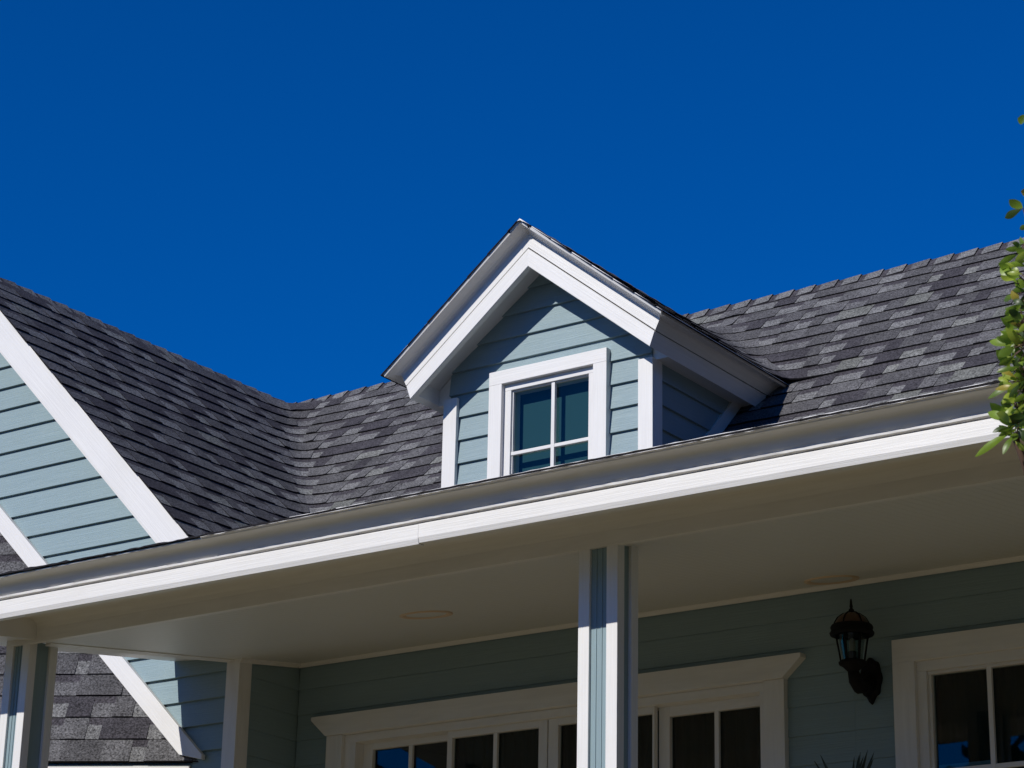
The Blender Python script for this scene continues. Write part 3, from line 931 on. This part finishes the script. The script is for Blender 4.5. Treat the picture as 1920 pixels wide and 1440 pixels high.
for i in range(6):
    a = math.pi / 6 + i * math.pi / 3
    cx_, sx_ = math.cos(a), math.sin(a)
    tube('cage_bar', [(LX + .118 * cx_, LY + .118 * sx_, 5.89), (LX + .085 * cx_, LY + .085 * sx_, 5.68)], .0075, GALV, lan, 6)
    tube('dome_rib', [(LX + rr_ * cx_, LY + rr_ * sx_, zz_) for rr_, zz_ in ((.014, 6.052), (.062, 6.042), (.103, 6.013), (.126, 5.975), (.132, 5.95))], .005, GALV, lan, 6)
lathe('base_cup', [(.0, 5.688), (.09, 5.688), (.105, 5.675), (.1, 5.66), (.075, 5.645), (.05, 5.62), (.03, 5.60), (0, 5.595)], LX, LY, GALV, lan)
lathe('bulb', [(0, 5.86), (.016, 5.85), (.024, 5.82), (.022, 5.79), (.02, 5.76)], LX, LY, FROST, lan)
lathe('candle_sleeve', [(.021, 5.76), (.03, 5.755), (.03, 5.69)], LX, LY, GALV, lan)
gl = lathe('lantern_glass', [(.110, 5.885), (.08, 5.685)], LX, LY, GLASS, lan, n=6)
tube('arm', [(LX, LY, 5.62), (LX, LY + .03, 5.555), (LX, LY + .10, 5.515), (LX, LY + .19, 5.54), (LX, YW - .04, 5.60)], [.04, .05, .055, .052, .045], GALV, lan, 10)
# oval back plate with pointed foot
n = 36; vs = []; fs = []
for y, s in ((YW - .004, 1.0), (YW - .03, .97), (YW - .045, .80)):
    for i in range(n):
        a = 2 * math.pi * i / n; r = 1 + .05 * math.cos(8 * a)
        zr = .155 * math.sin(a) * r
        if math.sin(a) < -.9:
            zr -= .03 * (-.9 - math.sin(a)) * 10
        vs.append((LX + .0 + .088 * math.cos(a) * r * s, y, 5.61 + zr * s))
for k2 in range(2):
    for i in range(n):
        fs.append((k2 * n + i, k2 * n + (i + 1) % n, (k2 + 1) * n + (i + 1) % n, (k2 + 1) * n + i))
fs.append(tuple(range(2 * n, 3 * n)))
mesh_obj('back_plate', vs, fs, GALV, lan, smooth=False)

pl = empty('potted_palm'); tag(pl, 'dark spiky-leaved plant whose tips rise below the wall lantern', 'plant')
LEAFD = mat('dark_palm_leaf', (.02, .035, .018), .5)
POT = mat('terracotta_pot', (.25, .11, .06), .8)
px_, py_ = -7.82, 3.25
lathe('pot', [(.0, 2.0), (.22, 2.0), (.30, 2.5), (.33, 2.5), (.33, 2.56), (.28, 2.56), (.27, 2.5), (0, 2.5)], px_, py_, POT, pl)
tube('stem', [(px_, py_, 2.45), (px_ + .03, py_, 3.4), (px_, py_, 4.5)], [.05, .04, .025], mat('palm_bark', (.09, .07, .05), .9), pl)


def strap(tip, base, w, m, par, name='leaf', sag=.05):
    b0, t0 = Vector(base), Vector(tip); d = t0 - b0; side = d.cross(Vector((.3, 1, .2))).normalized()
    vs = []; n = 8
    for i in range(n + 1):
        f = i / n; c = b0 + d * f + Vector((0, 0, sag * math.sin(math.pi * f)))
        ww = w * math.sin(math.pi * min(1, .18 + f * .82)) ** .8
        vs += [tuple(c - side * ww), tuple(c + Vector((0, .004, .004))), tuple(c + side * ww)]
    fs = []
    for i in range(n):
        a = i * 3; fs += [(a, a + 1, a + 4, a + 3), (a + 1, a + 2, a + 5, a + 4)]
    return mesh_obj(name, vs, fs, m, par, smooth=True)


rl = random.Random(5)
tips = [(-8.07, 3.33, 4.995), (-8.12, 3.33, 4.955), (-7.80, 3.33, 4.955), (-7.75, 3.33, 4.985), (-7.69, 3.33, 5.0), (-7.64, 3.33, 4.98), (-7.71, 3.3, 4.95), (-7.66, 3.36, 4.94), (-7.78, 3.36, 4.97)]
for tpt in tips:
    strap(tpt, (px_ + rl.uniform(-.03, .03), py_, 4.45), .022, LEAFD, pl, sag=.03)
for i in range(26):
    a = rl.uniform(0, 2 * math.pi); r = rl.uniform(.3, .42)
    strap((px_ + r * math.cos(a), py_ + r * math.sin(a), rl.uniform(4.2, 4.72)), (px_, py_, 4.35), .026, LEAFD, pl, sag=.09)

# ---------------------------------------------------------------- shrub branch at the right edge
BARK = mat('brown_bark', (.11, .065, .045), .85)
LEAVES = []
for i, c in enumerate(((.12, .19, .02), (.21, .31, .03), (.32, .40, .05), (.38, .31, .05), (.05, .085, .016))):
    m = mat('shrub_leaf_%s' % ('green', 'fresh', 'yellow_green', 'yellowing', 'deep')[i], c, .38, .5)
    bb = m.node_tree.nodes['Principled BSDF']
    n1 = N(m, 'ShaderNodeTexNoise'); n1.inputs['Scale'].default_value = 60; n1.inputs['Detail'].default_value = 4
    tcn = N(m, 'ShaderNodeTexCoord'); L(m, tcn.outputs['Object'], n1.inputs[0])
    cm = N(m, 'ShaderNodeMix', data_type='RGBA'); L(m, n1.outputs[0], cm.inputs[0])
    cm.inputs[6].default_value = (*[v * .7 for v in c], 1); cm.inputs[7].default_value = (*[min(1, v * 1.35) for v in c], 1)
    L(m, cm.outputs[2], bb.inputs['Base Color'])
    tr = N(m, 'ShaderNodeBsdfTranslucent'); tr.inputs[0].default_value = (*[min(1, v * 2.2) for v in c], 1)
    ms = N(m, 'ShaderNodeMixShader'); ms.inputs[0].default_value = .35
    out = m.node_tree.nodes['Material Output']
    L(m, bb.outputs[0], ms.inputs[1]); L(m, tr.outputs[0], ms.inputs[2]); L(m, ms.outputs[0], out.inputs[0])
    LEAVES.append(m)
shrub = empty('shrub'); tag(shrub, 'leafy shrub branch with oval yellow-green leaves reaching in at the right edge', 'shrub')
D0 = 6.6


def sp_(x, y, d=0):
    return at_px(x, y, D0 + d)


stem = [(2010, 1250, .05), (1960, 1020, .05), (1925, 880, .02), (1906, 828, 0), (1912, 770, 0), (1922, 715, .02), (1935, 640, .0), (1938, 540, .05), (1932, 440, .02), (1942, 330, 0), (1938, 235, 0)]
sp_pts = [sp_(*q) for q in stem]
base_pt = Vector((sp_pts[0].x + .5, sp_pts[0].y + .1, GZ))
tube('stem', [tuple(base_pt), tuple(base_pt.lerp(sp_pts[0], .5) + Vector((.1, 0, 0)))] + [tuple(q) for q in sp_pts],
     [.035, .028, .018, .014, .011, .0095, .009, .008, .007, .006, .005, .004, .003], BARK, shrub, 8)


def oval_leaf(base, tip, width, m, par, roll=0.0, cup=.15):
    b0, t0 = Vector(base), Vector(tip); d = t0 - b0; ln = d.length; dn = d.normalized()
    view = (b0 - CAM).normalized()
    side = dn.cross(view).normalized(); nrm = side.cross(dn).normalized()
    side, nrm = side * math.cos(roll) + nrm * math.sin(roll), nrm * math.cos(roll) - side * math.sin(roll)
    vs = []; n = 9
    for i in range(n + 1):
        f = i / n
        w = width * ln * (math.sin(math.pi * f ** 1.35) ** .8 if 0 < f < 1 else 0) * .5 + .0004
        c = b0 + d * f - nrm * (ln * .12 * math.sin(math.pi * f)) 
        for s in (-1, -.5, 0, .5, 1):
            vs.append(tuple(c + side * w * s + nrm * cup * w * abs(s)))
    fs = [(i * 5 + j, i * 5 + j + 1, (i + 1) * 5 + j + 1, (i + 1) * 5 + j) for i in range(n) for j in range(4)]
    return mesh_obj('leaf', vs, fs, m, par, smooth=True)


# (base x, y, tip x, y, width ratio, tone)
LV = [(1922, 225, 1908, 222, .5, 0), (1918, 390, 1892, 374, .42, 0), (1917, 391, 1884, 409, .38, 4), (1930, 420, 1912, 430, .4, 0), (1930, 365, 1914, 359, .5, 3),
      (1915, 464, 1898, 455, .4, 0), (1922, 465, 1885, 468, .3, 0), (1922, 455, 1911, 449, .5, 1),
      (1925, 487, 1888, 499, .35, 0), (1912, 520, 1883, 510, .35, 1), (1910, 520, 1902, 500, .5, 2), (1922, 525, 1905, 540, .5, 1), (1925, 500, 1895, 492, .3, 1),
      (1912, 570, 1897, 544, .55, 3), (1925, 600, 1898, 588, .42, 4), (1920, 572, 1900, 562, .5, 4), (1924, 612, 1889, 597, .4, 3), (1928, 610, 1895, 614, .3, 0),
      (1918, 655, 1886, 612, .32, 2), (1915, 650, 1896, 628, .4, 3), (1923, 640, 1900, 618, .4, 2), (1900, 648, 1855, 640, .33, 1), (1893, 645, 1868, 632, .45, 0), (1915, 655, 1876, 643, .28, 0), (1920, 635, 1890, 662, .24, 0),
      (1895, 690, 1868, 656, .34, 1), (1898, 680, 1883, 655, .4, 2), (1918, 690, 1888, 668, .3, 2), (1930, 660, 1902, 694, .3, 2), (1912, 688, 1868, 698, .22, 0), (1905, 708, 1872, 692, .3, 3), (1906, 715, 1878, 695, .4, 2), (1890, 716, 1872, 708, .6, 2),
      (1908, 720, 1852, 748, .2, 0), (1910, 725, 1866, 730, .24, 3), (1908, 750, 1884, 738, .35, 2), (1898, 733, 1880, 757, .3, 2),
      (1900, 785, 1856, 755, .36, 1), (1900, 770, 1876, 754, .5, 0), (1895, 790, 1852, 773, .34, 1), (1897, 792, 1868, 775, .42, 2), (1899, 797, 1870, 810, .3, 0), (1890, 800, 1861, 811, .35, 4), (1902, 776, 1878, 770, .5, 2),
      (1899, 808, 1828, 857, .17, 1), (1903, 812, 1901, 826, .5, 0), (1908, 800, 1925, 830, .4, 4), (1910, 795, 1935, 790, .4, 4), (1912, 780, 1940, 770, .4, 0), (1908, 760, 1930, 745, .4, 1), (1905, 740, 1888, 722, .4, 4),
      (1900, 760, 1890, 728, .4, 2), (1925, 590, 1910, 560, .5, 4), (1930, 640, 1915, 610, .5, 4), (1918, 700, 1905, 668, .45, 4), (1922, 720, 1912, 690, .45, 4), (1915, 755, 1900, 790, .4, 0), (1920, 678, 1905, 650, .4, 0),
      (1925, 545, 1912, 580, .4, 4), (1930, 770, 1945, 730, .4, 0), (1940, 600, 1960, 570, .4, 1), (1938, 500, 1965, 490, .4, 1), (1938, 430, 1960, 410, .4, 0), (1940, 300, 1960, 280, .4, 0), (1935, 680, 1960, 660, .4, 2),
      (1925, 842, 1950, 860, .4, 0), (1940, 350, 1925, 335, .4, 1), (1915, 690, 1897, 676, .4, 4), (1918, 640, 1902, 652, .45, 4)]
for i in range(95):
    yy = rl.choice((rl.uniform(590, 830), rl.uniform(640, 820), rl.uniform(470, 620)))
    bx = rl.uniform(1900, 1930); ll = rl.uniform(22, 46); a = rl.uniform(2.2, 4.4) if rl.random() < .8 else rl.uniform(-.8, 1.2)
    LV.append((bx, yy, max(1872, bx + ll * math.cos(a)), yy - ll * math.sin(a) * .9, rl.uniform(.24, .42), rl.choice((0, 1, 2, 2, 4, 0, 1))))
for (bx, by, tx, ty, wr, tone) in LV:
    da = rl.uniform(-.10, .06)
    oval_leaf(sp_(bx, by, da), sp_(tx, ty, da + rl.uniform(-.05, .05)), wr * .92, LEAVES[tone], shrub, roll=rl.uniform(-.7, .7))
    # short leaf stalk back to the nearest stem point
    bb3 = sp_(bx, by, da); near = min(sp_pts, key=lambda q: (q - bb3).length)
    if (near - bb3).length < .12:
        tube('stalk', [tuple(near), tuple(bb3)], [.0022, .0014], BARK, shrub, 5)

# ---------------------------------------------------------------- trees behind the photographer (mirrored in the panes) and at right (unseen, added to block sky light)
BARK2 = mat('grey_bark', (.10, .08, .06), .9)
CROWN = mat('tree_foliage', (.03, .05, .02), .8, .2)


wv = []; wf = []
for seed, (x, y, h, w) in enumerate(((-24, -38, 15, 5), (-34, -42, 17, 5.5), (-16, -46, 17, 6), (-7, -44, 15, 5), (-46, -40, 14, 5), (-27, -52, 17, 6), (2, -46, 16, 5.5), (10, -42, 15, 5), (-56, -44, 15, 5), (-37, -21, 15.5, 4.5), (-46, -27, 15, 5), (7, -9, 17, 4.5), (8, -2, 18, 4.5), (6.5, 4, 17, 4), (9, 10, 19, 5), (10, -17, 17, 5), (14, 2, 20, 6))):
    r = random.Random(seed)
    tr_ = [(x - .4, y, GZ), (x + .4, y, GZ), (x, y + .6, GZ), (x - .12, y, GZ + h * .62), (x + .12, y, GZ + h * .62), (x, y + .2, GZ + h * .62)]
    i0 = len(wv); wv += tr_; wf += [(i0, i0 + 1, i0 + 4, i0 + 3), (i0 + 1, i0 + 2, i0 + 5, i0 + 4), (i0 + 2, i0, i0 + 3, i0 + 5)]
    for i in range(1500):
        f = r.random() ** .7; a = r.uniform(0, 2 * math.pi)
        zz = GZ + h * (.15 + .85 * f); rad = w * math.sqrt(max(.02, 1 - ((f - .4) / .62) ** 2)) * r.random() ** .4
        c = Vector((x + rad * math.cos(a) * (1 + .2 * math.sin(a * 3 + seed)), y + rad * math.sin(a), zz))
        q = r.uniform(.25, .55)
        u = Vector((r.gauss(0, 1), r.gauss(0, 1), r.gauss(0, 1))).normalized(); v2 = u.orthogonal().normalized()
        i0 = len(wv); wv += [tuple(c + u * q), tuple(c + v2 * q * .6), tuple(c - u * q), tuple(c - v2 * q * .6)]; wf.append((i0, i0 + 1, i0 + 2, i0 + 3))
woods = mesh_obj('woods', wv, wf, CROWN); tag(woods, kind='stuff')
